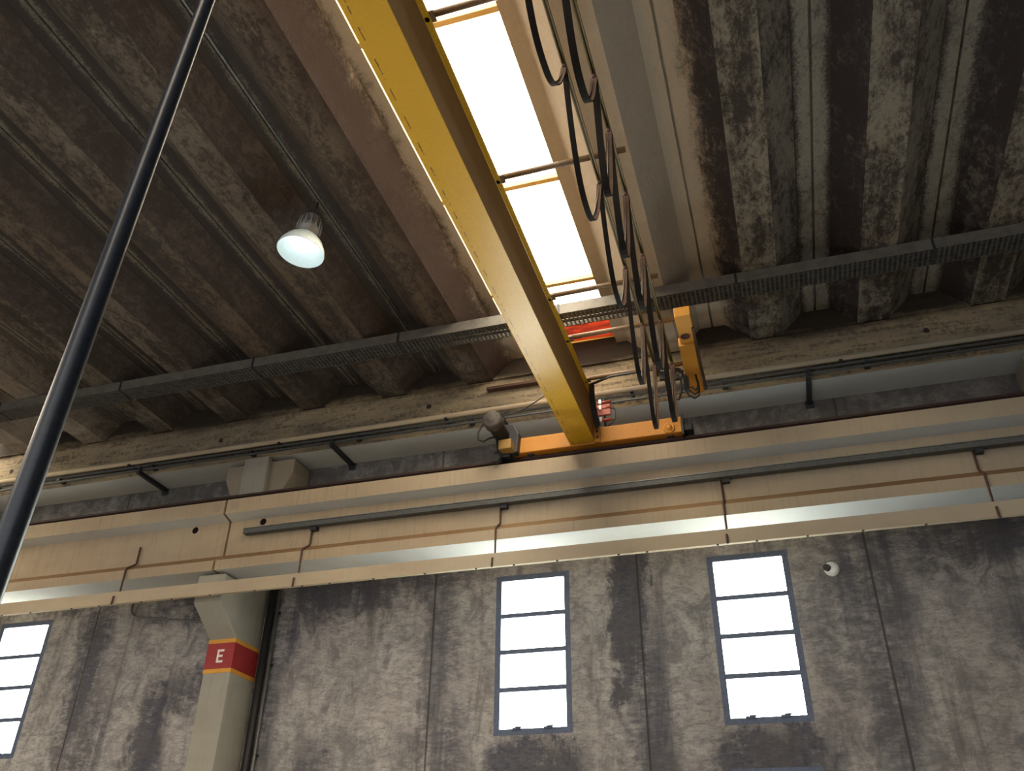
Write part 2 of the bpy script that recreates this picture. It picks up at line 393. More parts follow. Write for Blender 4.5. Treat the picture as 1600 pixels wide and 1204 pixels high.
def fix_normals(o):
    import bmesh
    bm = bmesh.new(); bm.from_mesh(o.data)
    bmesh.ops.recalc_face_normals(bm, faces=bm.faces); bm.to_mesh(o.data); bm.free()
    return o
def tag(o, label=None, cat=None, group=None, kind=None):
    if label: o['label'] = label
    if cat: o['category'] = cat
    if group: o['group'] = group
    if kind: o['kind'] = kind
    return o
def structure(o, label=None, cat=None):
    o['kind'] = 'structure'
    if label: o['label'] = label
    if cat: o['category'] = cat
    return o
def bool_cut(o, cutters):
    for c in cutters:
        m = o.modifiers.new('cut', 'BOOLEAN'); m.operation = 'DIFFERENCE'; m.object = c; m.solver = 'EXACT'
    dg = bpy.context.evaluated_depsgraph_get()
    me = bpy.data.meshes.new_from_object(o.evaluated_get(dg))
    o.modifiers.clear(); old = o.data; o.data = me; me.name = old.name
    for c in cutters: bpy.data.objects.remove(c)
def copy_tree(o, parent=None):
    c = o.copy(); COL.objects.link(c)
    if parent is not None:
        c.parent = parent; c.matrix_parent_inverse = o.matrix_parent_inverse.copy()
    for ch in list(o.children):
        if ch is not c: copy_tree(ch, c)
    return c
def empty(name, loc=(0,0,0)):
    o = bpy.data.objects.new(name, None); o.location = loc; o.empty_display_size = 0.1
    COL.objects.link(o); return o

FLOOR = -1.6
# ------------------------------------------------------------------ setting
XL, XR, YB, YW = -17.0, 9.0, -9.0, 9.6
f = MB().box(XL, XR, YB, YW + 0.2, FLOOR - 0.2, FLOOR).build('floor', M['floor'])
structure(f, 'grey concrete floor of the hall', 'floor')

# wall with the windows
WZ = (1.80, 3.615)
WIN = [(-10.63, -9.73), (-3.19, -2.29), (-0.685, 0.20)]
LOWZ = (-0.45, 1.385)
openings = [(a, b, WZ[0], WZ[1]) for a, b in WIN] + [(-0.685, 0.20, *LOWZ), (-3.19, -2.29, LOWZ[0], LOWZ[1] - 0.09)]
def wall_with_openings(name, y0, y1, x0, x1, z0, z1, ops, mat):
    xs = sorted({x0, x1, *[o[0] for o in ops], *[o[1] for o in ops]})
    zs = sorted({z0, z1, *[o[2] for o in ops], *[o[3] for o in ops]})
    mb = MB()
    for i in range(len(xs)-1):
        for j in range(len(zs)-1):
            cx, cz = (xs[i]+xs[i+1])/2, (zs[j]+zs[j+1])/2
            if any(o[0] < cx < o[1] and o[2] < cz < o[3] for o in ops): continue
            a, b, c, d = xs[i], xs[i+1], zs[j], zs[j+1]
            mb.add([(a,y0,c),(b,y0,c),(b,y0,d),(a,y0,d)], [(0,1,2,3)])
            mb.add([(a,y1,c),(b,y1,c),(b,y1,d),(a,y1,d)], [(3,2,1,0)])
    for a, b, c, d in ops:
        mb.add([(a,y0,c),(a,y1,c),(b,y1,c),(b,y0,c)], [(0,1,2,3)])
        mb.add([(a,y0,d),(b,y0,d),(b,y1,d),(a,y1,d)], [(0,1,2,3)])
        mb.add([(a,y0,c),(a,y0,d),(a,y1,d),(a,y1,c)], [(0,1,2,3)])
        mb.add([(b,y0,c),(b,y1,c),(b,y1,d),(b,y0,d)], [(0,1,2,3)])
    return mb.build(name, mat)
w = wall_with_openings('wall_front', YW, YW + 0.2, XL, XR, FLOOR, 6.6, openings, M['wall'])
structure(w, 'soot-streaked grey concrete wall with tall narrow windows', 'wall')
w = MB().box(XL - 0.2, XL, YB, YW + 0.2, FLOOR, 6.6).build('wall_left', M['wall']); structure(w, 'end wall at the far left of the hall', 'wall')
w = MB().box(XR, XR + 0.2, YB, YW + 0.2, FLOOR, 6.6).build('wall_right', M['wall']); structure(w, 'end wall at the far right of the hall', 'wall')

def make_window(n, x0, x1, z0, z1, label):
    fw = 0.066; ya, yb = YW + 0.0, YW + 0.07
    mb = MB()
    mb.box(x0, x0 + fw, ya, yb, z0, z1); mb.box(x1 - fw, x1, ya, yb, z0, z1)
    mb.box(x0 + fw, x1 - fw, ya, yb, z0, z0 + fw); mb.box(x0 + fw, x1 - fw, ya, yb, z1 - fw, z1)
    h = (z1 - z0 - 2 * fw); m = 0.052
    zs = [z0 + fw + h * k / 4 for k in range(5)]
    for z in zs[1:4]: mb.box(x0 + fw, x1 - fw, ya + 0.01, yb - 0.01, z - m / 2, z + m / 2)
    o = structure(mb.build('window_%d' % n, M['frame']), label, 'window')
    for k in range(4):
        lo = zs[k] + (m / 2 if k else 0); hi = zs[k+1] - (m / 2 if k < 3 else 0)
        MB().box(x0 + fw, x1 - fw, ya + 0.03, ya + 0.04, lo, hi).build('pane', M['glass'], o)
    la = MB()
    for cx in (x0 + 0.27, x1 - 0.27):
        la.box(cx - 0.05, cx + 0.05, ya - 0.02, ya + 0.01, z0 + fw - 0.012, z0 + fw + 0.01)
        la.box(cx - 0.01, cx + 0.06, ya - 0.035, ya - 0.02, z0 + fw + 0.005, z0 + fw + 0.018)
    la.build('latch', M['frame'], o)
    return o
make_window(1, *WIN[0], *WZ, 'tall four-pane window left of the concrete column')
make_window(2, *WIN[1], *WZ, 'tall four-pane window in the middle of the wall, right of the column')
make_window(3, *WIN[2], *WZ, 'tall four-pane window beside the white security camera')
make_window(4, -0.685, 0.20, *LOWZ, 'lower window directly below the window by the camera')
make_window(5, -3.19, -2.29, LOWZ[0], LOWZ[1] - 0.09, 'lower window below the middle window')

# ceiling : precast trough elements
J0, JM = -0.25, 1.226
ZA, ZB, YE, Y0R = 6.40, 6.13, 9.10, -7.0
mb = MB()
K0, K1 = -13, 7
for k in range(K0, K1):
    if k in (-2, -10): continue
    c = J0 + JM * (k + 0.5); g = 0.012; hw = JM / 2 - g; fi, sf = 0.448, 0.18
    t = 0.05
    poly = [(c-hw,ZA),(c-fi-0.012,ZA),(c-fi,ZA-0.012),(c-sf,ZB),(c+sf,ZB),(c+fi,ZA-0.012),(c+fi+0.012,ZA),(c+hw,ZA),(c+hw,ZA+t),(c+fi+0.02,ZA+t),(c+sf+0.02,ZB+t),(c-sf-0.02,ZB+t),(c-fi-0.02,ZA+t),(c-hw,ZA+t)]
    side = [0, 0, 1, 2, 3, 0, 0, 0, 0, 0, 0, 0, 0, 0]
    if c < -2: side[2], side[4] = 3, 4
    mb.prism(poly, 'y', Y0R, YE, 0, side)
S0, S1 = J0 - 2 * JM, J0 - JM        # the daylit opening
T0, T1 = J0 - 10 * JM, J0 - 9 * JM   # a second daylit opening further left
mb.box(XL, T0 - 0.02, Y0R, YW, ZA + 0.056, ZA + 0.12)
mb.box(T1 + 0.02, S0 - 0.02, Y0R, YW, ZA + 0.056, ZA + 0.12)
mb.box(S1 + 0.02, XR, Y0R, YW, ZA + 0.056, ZA + 0.12)
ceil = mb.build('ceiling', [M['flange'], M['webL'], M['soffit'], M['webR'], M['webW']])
fix_normals(ceil); structure(ceil, 'soot-stained precast concrete roof of trapezoid troughs', 'ceiling')

# edge beam carrying the trough ends, with closing upstands
mb = MB()
mb.prism([(9.12,5.45),(9.12,ZB),(YW,ZB),(YW,5.45)], 'x', XL, XR, 0, [0,0,0,1])
for k in range(K0, K1 + 1):
    jx = J0 + JM * k
    if k in (-2, -1, -10, -9): continue
    mb.prism([(jx - JM/2 + 0.18, ZB), (jx + JM/2 - 0.18, ZB), (jx + 0.165, ZA), (jx - 0.165, ZA)], 'y', 9.085, 9.4)
for a, b in ((S0, S1), (T0, T1)):
    mb.prism([(a - 0.433, ZB), (b + 0.433, ZB), (b + 0.165, ZA), (b + 0.165, ZA + 0.13), (a - 0.165, ZA + 0.13), (a - 0.165, ZA)], 'y', 9.085, 9.4)
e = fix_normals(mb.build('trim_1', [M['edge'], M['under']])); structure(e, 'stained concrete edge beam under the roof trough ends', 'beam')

for hx, hz in ((2.115, 5.895), (-7.21, 5.842), (-4.035, 5.883), (-10.9, 5.85)):
    MB().cyl((hx,9.117,hz),(hx,9.14,hz),0.035,12).build('drilled_hole', M['dark'], e)
# skylight
sk = empty('skylight', ((S0+S1)/2, 4, ZA)); structure(sk, 'bright translucent skylight strip above the yellow girder', 'skylight')
def sheet(y0, y1, mat, name, sk=sk, x0=S0-0.16, x1=S1+0.16):
    n = max(4, int((y1-y0)/0.022)); vs = []; fs = []
    for i in range(n+1):
        y = y0 + (y1-y0)*i/n; z = ZA + 0.085 + 0.016*math.sin(2*PI*y/0.177)
        vs += [(x0,y,z),(x1,y,z),(x1,y,z+0.004),(x0,y,z+0.004)]
    for i in range(n):
        a = i*4; b = a+4
        for q in range(4):
            r = (q+1) % 4
            fs.append((a+q, b+q, b+r, a+r))
    m = MB(); m.add(vs, fs)
    o = m.build(name, mat, sk); o.matrix_parent_inverse = Matrix.Translation(-Vector(sk.location)); return fix_normals(o)
for a, b in ((Y0R, -3.0), (-3.0, 0.0), (0.0, 2.15), (2.15, 4.12), (4.12, 6.1), (6.1, 7.74), (7.74, 8.40)):
    sheet(a + 0.002, b - 0.002, M['sky'], 'roof_sheet')
sk2 = empty('skylight', ((T0+T1)/2, 4, ZA)); structure(sk2, 'second skylight strip just beyond the left edge of the frame', 'skylight')
for a, b in ((Y0R, -1.0), (-1.0, 4.0), (4.0, 9.08)): sheet(a, b, M['sky'], 'roof_sheet', sk2, T0-0.16, T1+0.16)
r = sheet(8.40, 9.082, M['red'], 'stained_roof_sheet'); r['label'] = 'red stained roof sheet at the wall end'
for y in (2.15, 4.12, 6.1, 7.74):
    o = MB().box(S0 - 0.1, S1 + 0.1, y - 0.028, y + 0.028, ZA + 0.005, ZA + 0.064).build('purlin', M['purlin'], sk)
    o.matrix_parent_inverse = Matrix.Translation(-Vector(sk.location))

# ------------------------------------------------------------------ columns
def make_column(xc, label, band):
    x0, x1 = xc - 0.185, xc + 0.185
    root = empty('column', (xc, 9.3, FLOOR)); tag(root, label, 'column', kind='thing')
    inv = Matrix.Translation(-Vector(root.location))
    mb = MB(); ch = 0.02
    prof = [(9.05,FLOOR),(9.05,2.955),(8.60,3.275),(8.60,3.615),(9.05,3.615),(9.05,5.44),(YW-0.022,5.44),(YW-0.022,FLOOR)]
    mb.prism(prof, 'x', x0, x1)
    s = mb.build('shaft', M['col'], root, 0.012); s.matrix_parent_inverse = inv; fix_normals(s)
    q = MB().prism([(xc-0.51,5.40),(xc+0.53,5.40),(xc+0.53,5.20),(xc+0.40,4.93),(xc-0.38,4.93),(xc-0.51,5.20)], 'y', 9.15, YW-0.022)
    s = q.build('capital', M['cap'], root, 0.01); s.matrix_parent_inverse = inv; fix_normals(s)
    if band:
        def ring(nm, za, zb, m, t=0.004):
            b = MB(); b.prism([(x0-t,YW-0.023),(x0-t,9.05-t),(x1+t,9.05-t),(x1+t,YW-0.023),(x1-0.01,YW-0.023),(x1-0.01,9.06),(x0+0.01,9.06),(x0+0.01,YW-0.023)], 'z', za, zb)
            o = b.build(nm, m, root); o.matrix_parent_inverse = inv; return fix_normals(o)
        ring('yellow_stripe', 2.905, 2.952, M['yelpaint']); rb = ring('red_band', 2.60, 2.905, M['redpaint']); ring('yellow_stripe', 2.55, 2.60, M['yelpaint'])
        L = MB(); a, b, y0, y1, t = -0.078, 0.078, 9.043, 9.047, 0.026
        lx0, lx1 = xc - 0.035, xc + 0.055
        L.box(lx0, lx0 + t, y0, y1, 2.75+a, 2.75+b)
        for z in (2.75+a, 2.75-t/2, 2.75+b-t): L.box(lx0 + t, lx1 - (0.012 if abs(z-2.737) < 0.01 else 0), y0, y1, z, z+t)
        o = L.build('letter', M['letter'], rb); o['label'] = 'white painted letter E'
make_column(-6.505, 'concrete column with a red band lettered E', True)
make_column(3.495, 'concrete column at the right edge, its capital just in view', False)

# ------------------------------------------------------------------ runway beams
BY = 8.55
PROF = [(BY,3.65),(BY,3.775),(8.71,3.89),(8.71,4.342),(BY,4.385),(BY,4.576),(9.0,4.576),(9.0,4.385),(8.84,4.342),(8.84,3.89),(9.0,3.775),(9.0,3.65)]
def runway(x0, x1, label, holes, plugs, split=False):
    mb = MB(); mb.prism(PROF, 'x', x0, x1, 0, [0,1,0,2,0,0,0,2,0,1,0,2])
    o = mb.build('runway_beam', [M['tan'], M['ledge'], M['under']]); fix_normals(o)
    cs = []
    for hx, hz in holes:
        c = MB().cyl((hx,8.0,hz),(hx,9.5,hz),0.045,20).build('cutter', M['dark']); fix_normals(c); cs.append(c)
    if cs: bool_cut(o, cs)
    tag(o, label, 'beam', kind='thing')
    for px, pz in plugs:
        MB().cyl((px,BY-0.003,pz),(px,BY+0.03,pz),0.055,24).build('mortar_plug', M['plug'], o)
    for hx, hz in holes:
        rr = MB(); rr.lathe([(0.0449,0.001),(0.0449,0.125),(0.02,0.125),(0.001,0.125)], (hx,8.71,hz), 'y', 20)
        rr.build('hole_sleeve', M['dark'], o)
    return o
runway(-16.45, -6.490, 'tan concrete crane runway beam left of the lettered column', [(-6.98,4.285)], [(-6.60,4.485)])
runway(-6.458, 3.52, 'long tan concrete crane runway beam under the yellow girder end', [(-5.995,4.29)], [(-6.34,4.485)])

nb = fix_normals(MB().prism(PROF, 'x', 3.552, 8.98, 0, [0,1,0,2,0,0,0,2,0,1,0,2]).build('runway_beam_next', [M['tan'], M['ledge'], M['under']]))  # further runway beam, out of view, same profile as its neighbours
structure(nb, 'next concrete runway beam beyond the right-hand column', 'beam')
# rail
mb = MB()
mb.prism([(8.69,4.578),(8.83,4.578),(8.83,4.592),(8.785,4.604),(8.775,4.68),(8.80,4.695),(8.80,4.722),(8.72,4.722),(8.72,4.695),(8.745,4.68),(8.735,4.604),(8.69,4.592)], 'x', -16.4, 8.9)
o = fix_normals(mb.build('crane_rail', M['railm'])); tag(o, 'rusty crane rail along the top of the tan runway beams', 'rail')
for i in range(28):
    x = -12.5 + i * 0.6
    MB().box(x-0.05, x+0.05, 8.64, 8.70, 4.578, 4.608).build('rail_clip', M['railm'], o)

# hung duct (tan strip) with rods
root = empty('sheet_duct', (-6, 8.5, 3.4)); tag(root, 'long tan sheet-metal duct hung below the runway beams', 'duct')
inv = Matrix.Translation(-Vector(root.location))
o = MB().box(-16.3, 8.9, 8.465, 8.525, 3.315, 3.465).build('channel', M['tan2'], root, 0.004); o.matrix_parent_inverse = inv
drip = MB().box(-16.3, 8.9, 8.458, 8.470, 3.309, 3.319)
for x, zt in ((-7.75, 4.13), (-5.27, 4.12), (-2.86, 4.13), (-0.37, 4.15), (2.11, 4.15)):
    mb = MB(); mb.tube([(x,8.69,zt),(x,8.69,3.915),(x,8.675,3.89),(x,8.545,3.795),(x,8.532,3.76),(x,8.532,3.42),(x-0.005,8.45,3.40),(x-0.005,8.447,3.30)], 0.0115, 8)
    o = mb.build('hanger_rod', M['rust'], root); o.matrix_parent_inverse = inv
for i in range(30):
    x = -12 + i * 0.52 + random.uniform(-0.12, 0.12)
    drip.box(x-0.012, x+0.012, 8.462, 8.47, 3.298, 3.313, 1)
o = drip.build('drip_edge', [M['tan2'], M['dark']], root); o.matrix_parent_inverse = inv

# dark trunking on the web
root = empty('cable_trunking', (-1.3, 8.65, 4.16)); tag(root, 'dark metal cable trunking fixed along the runway beam web', 'trunking')
inv = Matrix.Translation(-Vector(root.location))
o = MB().box(-6.19, 8.9, 8.605, 8.69, 4.115, 4.175).build('channel', M['trunk'], root, 0.004); o.matrix_parent_inverse = inv
o = MB().box(-6.19, 8.9, 8.60, 8.705, 4.176, 4.186).build('lid', M['galv'], root); o.matrix_parent_inverse = inv
for x in (-5.22, -2.80, -0.31, 2.17):
    o = MB().box(x-0.05, x+0.03, 8.64, 8.71, 4.07, 4.115).build('bracket', M['steel'], root); o.matrix_parent_inverse = inv

# ------------------------------------------------------------------ services on the edge beam
o = MB().tube([(-16.5,8.975,5.60),(8.8,8.975,5.60)], 0.034, 14).build('pipe', M['tan2']); tag(o, 'thin tan pipe running below the roof edge beam', 'pipe')
for i in range(9):
    x = -13.4 + i * 2.42
    MB().box(x-0.02, x+0.02, 8.95, 9.12, 5.555, 5.575).build('pipe_support', M['steel'], o)
root = empty('conductor_line', (-3, 9.0, 5.5)); tag(root, 'dark crane conductor bars below the tan pipe', 'conductor rail')
inv = Matrix.Translation(-Vector(root.location))
for y, z in ((9.02, 5.548), (9.0, 5.472)):
    o = MB().prism([(y-0.012,z-0.011),(y+0.012,z-0.011),(y+0.012,z+0.011),(y-0.012,z+0.011)], 'x', -16.5, 8.8).build('conductor_bar', M['trunk'], root); o.matrix_parent_inverse = inv
for i in range(10):
    x = -13.0 + i * 1.6
    o = MB().box(x-0.03, x+0.03, 8.99, 9.12, 5.49, 5.53).build('insulator', M['steel'], root); o.matrix_parent_inverse = inv
ARM = ('dark steel bracket under the edge beam, left of the lettered column', 'dark steel bracket under the edge beam, just right of the lettered column',
       'dark steel bracket under the edge beam, behind the crane motor', 'dark steel bracket under the edge beam, right of the yellow girder')
for x, lb in zip((-8.36, -5.33, -2.95, 0.74), ARM):
    mb = MB(); mb.box(x-0.028, x+0.028, 8.95, 9.60, 5.395, 5.45); 
    root = mb.build('steel_bracket', M['steel'], None, 0.004); tag(root, lb, 'bracket', 'conductor brackets')
    MB().box(x-0.02, x+0.02, 8.955, 8.985, 5.44, 5.51).build('upright', M['steel'], root)
    MB().box(x-0.05, x+0.05, 9.585, 9.599, 5.35, 5.445).build('wall_plate', M['steel'], root)
o = MB().prism([(9.03,5.955),(9.118,5.955),(9.118,5.985),(9.06,5.985),(9.06,5.99),(9.03,5.99)], 'x', -3.20, -2.45).build('steel_angle', M['rust']); fix_normals(o)
tag(o, 'short rusty steel angle fixed to the edge beam above the motor', 'angle iron')

# column pipes and conduit
o = MB().tube([(-6.215,9.53,FLOOR),(-6.215,9.53,3.75)], 0.05, 14).build('downpipe', M['rubber']); tag(o, 'black downpipe in the corner beside the lettered column', 'pipe')
root = MB().tube([(-6.13,9.55,FLOOR),(-6.13,9.55,3.72)], 0.02, 12).build('conduit', M['galv']); tag(root, 'grey conduit up the wall right of the black downpipe', 'conduit')
for z in (0.5, 1.7, 2.75, 3.4): MB().box(-6.16, -6.10, 9.55, 9.6, z-0.012, z+0.012).build('clip', M['steel'], root)
o = MB().tube([(-8.43,9.575,3.80),(-8.43,9.575,3.66),(-8.41,9.575,3.59),(-8.35,9.575,3.54),(-8.25,9.575,3.52),(-6.70,9.575,3.30)], 0.012, 8).build('thin_conduit', M['galv'])
tag(o, 'thin bent conduit on the wall left of the lettered column', 'conduit')

# security camera
root = empty('security_camera', (0.63, 9.6, 3.34)); tag(root, 'small white round security camera with black lens on the wall', 'camera')
inv = Matrix.Translation(-Vector(root.location))
mb = MB(); mb.lathe([(0.0005,0),(0.076,0),(0.08,-0.012),(0.078,-0.03),(0.066,-0.045),(0.0005,-0.05)], (0.63,9.602,3.34), 'y', 28)
o = fix_normals(mb.build('base', M['white'], root)); o.matrix_parent_inverse = inv
mb = MB(); mb.lathe([(0.0005,-0.04),(0.055,-0.045),(0.052,-0.06),(0.035,-0.075),(0.0005,-0.08)], (0.645,9.60,3.335), 'y', 24)
o = fix_normals(mb.build('housing', M['white'], root)); o.matrix_parent_inverse = inv
mb = MB(); mb.tube([(0.595,9.56,3.345),(0.575,9.50,3.335)], [0.036,0.038], 18)
o = mb.build('lens', M['rubber'], root); o.matrix_parent_inverse = inv

# ------------------------------------------------------------------ cable tray
root = empty('cable_tray', (-4, 7.87, 6.0)); tag(root, 'long grey perforated cable tray hung across the roof ribs', 'cable tray')
inv = Matrix.Translation(-Vector(root.location))
ZT = 5.985
o = MB().box(-16.5, 8.8, 7.752, 8.015, ZT, ZT+0.0015).build('perforated_base', M['perf'], root); o.matrix_parent_inverse = inv
for y0, y1 in ((7.750, 7.754), (8.013, 8.017)):
    o = MB().box(-16.5, 8.8, y0, y1, ZT, 6.122).build('side_wall', M['traylip'], root); o.matrix_parent_inverse = inv
for i in range(9):
    x = -11.9 + i * 2.0
    mb = MB(); mb.box(x-0.004, x+0.004, 7.744, 8.02, ZT-0.006, ZT); mb.box(x-0.012, x+0.012, 7.742, 7.75, ZT, 6.126)
    o = mb.build('tray_hanger', M['steel'], root); o.matrix_parent_inverse = inv
mb = MB()
for q, (a, b) in enumerate(((7.80, 0.02), (7.86, 0.026), (7.93, 0.018))): mb.tube([(-16.4, a, ZT+0.006+b), (8.7, a, ZT+0.006+b)], b, 8)
o = mb.build('laid_cable', M['rubber'], root); o.matrix_parent_inverse = inv

# ------------------------------------------------------------------ overhead crane
crane = empty('overhead_crane', (-1.86, 8.7, 4.72)); tag(crane, 'yellow overhead crane girder riding on the runway rail', 'crane')
CI = Matrix.Translation(-Vector(crane.location))
def cpart(mb, name, mats, bevel=0.0, parent=None, fix=False):
    o = mb.build(name, mats, parent or crane, bevel)
    o.matrix_parent_inverse = CI if parent is None else Matrix.Identity(4)
    return fix_normals(o) if fix else o
def csub(mb, name, mats, parent, bevel=0.0, fix=False):
    o = mb.build(name, mats, parent, bevel)
    return fix_normals(o) if fix else o
GX0, GX1, GZ0, GZ1 = -2.005, -1.712, 4.75, 5.27
mb = MB()
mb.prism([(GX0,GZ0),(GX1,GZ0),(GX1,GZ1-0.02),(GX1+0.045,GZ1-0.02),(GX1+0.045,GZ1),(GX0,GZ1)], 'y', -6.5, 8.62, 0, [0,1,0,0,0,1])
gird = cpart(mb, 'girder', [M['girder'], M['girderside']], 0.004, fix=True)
mb = MB(); mb.box(GX1, GX1+0.06, 8.60, 8.625, GZ0-0.02, 5.05)
pl = cpart(mb, 'bolted_end_plate', M['orange'])
for z in (4.79, 4.86, 4.93, 5.0):
    csub(MB().cyl((GX1+0.035,8.58,z),(GX1+0.035,8.60,z),0.014,8), 'bolt', M['steel'], pl)
# end carriage
mb = MB(); mb.box(-2.72, -0.72, 8.63, 8.91, 4.735, 4.935)
car = cpart(mb, 'end_carriage', M['orange'], 0.01)
mb = MB(); mb.lathe([(0.065,0),(0.065,-0.012),(0.05,-0.014),(0.045,-0.010),(0.035,-0.010),(0.033,-0.03),(0.001,-0.032)], (-0.86,8.63,4.80), 'y', 24)
csub(mb, 'wheel_hub', M['orange'], car, fix=True)
csub(MB().cyl((-0.86,8.68,4.80),(-0.86,8.86,4.80),0.077,24), 'wheel', M['steel'], car)
csub(MB().cyl((-2.50,8.68,4.80),(-2.50,8.86,4.80),0.077,24), 'wheel', M['steel'], car)
mb = MB(); mb.box(-0.72, -0.70, 8.62, 8.92, 4.70, 4.955)
csub(mb, 'end_cover', M['steel'], car)
mb = MB(); mb.box(-0.70, -0.60, 8.64, 8.80, 4.755, 4.835)
csub(mb, 'bumper', M['rubber'], car, 0.012)
mb = MB(); mb.box(-2.90, -2.70, 8.52, 8.685, 4.655, 4.745)
csub(mb, 'rail_sweeper', M['steel'], car, 0.012)
# drive motor
mb = MB(); mb.prism([(-2.86,4.68),(-2.62,4.70),(-2.60,4.95),(-2.66,5.08),(-2.84,5.10),(-2.90,4.98)], 'y', 8.53, 8.64)
mot = cpart(mb, 'drive_motor', M['steel'], 0.015, fix=True)
mb = MB(); MC = (-2.805, 8.1, 4.945)
mb.lathe([(0.001,0.115),(0.082,0.115)] + [(0.082 if i % 2 == 0 else 0.092, 0.12 + 0.0135*i) for i in range(24)] + [(0.075,0.45),(0.001,0.452)], MC, 'y', 28)
csub(mb, 'motor_body', M['steel'], mot, fix=True)
mb = MB(); mb.lathe([(0.002,0.004),(0.04,0.0),(0.045,0.006),(0.085,0.006),(0.105,0.018),(0.112,0.04),(0.112,0.13),(0.10,0.132)], MC, 'y', 30)
csub(mb, 'fan_cover', M['motorgrey'], mot, fix=True)
mb = MB(); mb.box(-2.81, -2.655, 8.40, 8.54, 4.695, 4.82)
csub(mb, 'terminal_box', M['hazard'], mot, 0.01)
mb = MB(); mb.cyl((-2.86,8.46,4.63),(-2.86,8.64,4.63),0.05,16)
csub(mb, 'buffer', M['rubber'], mot)
mb = MB(); mb.tube([(-2.86,8.22,5.0),(-2.93,8.2,4.95),(-2.99,8.2,4.83),(-2.98,8.2,4.74),(-2.93,8.22,4.72),(-2.88,8.3,4.80),(-2.84,8.36,4.84)], 0.011, 8)
csub(mb, 'motor_lead', M['rubber'], mot)
mb = MB(); mb.tube([(-2.70,8.22,5.02),(-2.62,8.3,5.09),(-2.48,8.35,5.16),(-2.36,8.4,5.26),(-2.26,8.5,5.40),(-2.05,8.5,5.30)], 0.008, 6)
csub(mb, 'supply_lead', M['rubber'], mot)
# outrigger arms
for y, xe, z in ((0.2,-0.62,5.31),(1.76,-0.62,5.31),(3.32,-0.62,5.31), (4.90,-0.62,5.31), (6.55,-0.62,5.31), (7.29,-0.50,5.31), (8.13,-0.50,5.31)):
    mb = MB(); mb.tube([(GX1-0.05,y,z-0.015),(xe,y,z)], 0.026, 12)
    a = cpart(mb, 'outrigger_arm', M['arm'])
    mb = MB(); mb.box(GX1-0.06, GX1+0.075, y-0.045, y+0.045, GZ1, GZ1+0.014)
    mb.cyl((GX1+0.02,y,z-0.06),(GX1+0.02,y,z-0.015),0.02,10)
    csub(mb, 'clamp', M['arm'], a)
for x in (-0.886, -0.70):
    mb = MB(); w, h, zt = 0.016, 0.032, 5.285
    mb.prism([(x-w,zt),(x+w,zt),(x+w,zt-h),(x+w*0.4,zt-h),(x+w*0.4,zt-h+0.004),(x+w-0.004,zt-h+0.004),(x+w-0.004,zt-0.004),(x-w+0.004,zt-0.004),(x-w+0.004,zt-h+0.004),(x-w*0.4,zt-h+0.004),(x-w*0.4,zt-h),(x-w,zt-h)], 'y', -1.0, 8.28)
    cpart(mb, 'cable_track', M['track'], fix=True)
# yellow end bracket
mb = MB(); mb.box(-0.555, -0.395, 7.13, 7.66, 5.215, 5.33)
br = cpart(mb, 'yellow_bracket', M['bracketY'], 0.006)
mb = MB(); mb.prism([(-0.578,7.62),(-0.415,7.62),(-0.425,8.60),(-0.585,8.60)], 'z', 5.185, 5.30)
csub(mb, 'cover_plate', M['bracketY'], br, 0.006, fix=True)
mb = MB(); mb.box(-0.413, -0.385, 7.35, 8.58, 5.20, 5.24)
csub(mb, 'edge_angle', M['rust'], br)
mb = MB(); mb.lathe([(0.001,-0.001),(0.044,-0.001),(0.044,-0.005),(0.05,-0.005),(0.05,0.001)], (-0.49,7.49,5.215), 'z', 22)
csub(mb, 'access_hole', M['rust'], br)
# current collector
mb = MB(); mb.cyl((-1.60,8.72,4.93),(-1.60,8.72,5.36),0.014,10)
cc = cpart(mb, 'current_collector', M['steel'])
for z, yy in ((5.30, 9.0), (5.22, 8.98), (5.06, 8.96)):
    csub(MB().cyl((-1.68,8.70,z),(-1.52,8.70,z),0.018,10), 'insulator', M['insul'], cc)
    mb = MB(); mb.tube([(-1.56,8.70,z),(-1.54,8.82,z+0.06),(-1.52,yy-0.04,z+0.12)], 0.008, 6); csub(mb, 'spring_arm', M['rust'], cc)
    mb = MB(); mb.box(-1.66, -1.63, 8.67, 8.70, z-0.022, z+0.03); csub(mb, 'terminal', M['white'], cc)
mb = MB(); mb.box(-1.70, -1.53, 8.69, 8.72, 5.13, 5.27); csub(mb, 'mounting_plate', M['insul'], cc)
mb = MB(); mb.tube([(-1.52,8.69,5.26),(-1.47,8.68,5.18),(-1.47,8.68,5.05),(-1.52,8.69,5.0),(-1.57,8.7,4.97)], 0.008, 6); csub(mb, 'lead', M['rubber'], cc)
# black cables on the last arm and the girder flank
mb = MB()
for q in range(3):
    d = 0.021*q; e = 0.05*q
    mb.tube([(-1.665+d,8.50,4.84+d),(-1.685+d,8.45,5.0),(-1.69+d,8.35,5.18),(-1.66+d,8.2,5.262),(-1.4,8.11-d*0.5,5.268-d*0.4),(-0.95,8.09-d*0.5,5.262-d*0.4),(-0.74,8.09,5.25),(-0.63,8.10,5.22-d),(-0.60+d,8.12,5.11),(-0.60+d,8.14,4.99),(-0.565+d,8.15,4.90+e),(-0.51+d*0.4,8.15,4.855+e),(-0.465,8.15,4.88+e),(-0.455,8.16,4.96+e),(-0.46,8.18,5.06),(-0.475,8.2,5.18)], 0.012, 8)
cpart(mb, 'cable_bundle', M['rubber'])
mb = MB(); mb.tube([(-0.86,8.12,5.25),(-0.80,8.13,5.12),(-0.78,8.14,4.98),(-0.74,8.14,4.87),(-0.68,8.14,4.86),(-0.64,8.13,4.95),(-0.63,8.12,5.1),(-0.60,8.10,5.2)], 0.012, 8)
mb.box(-0.86, -0.76, 8.09, 8.13, 5.12, 5.22); mb.box(-0.72, -0.64, 8.10, 8.14, 5.10, 5.17)
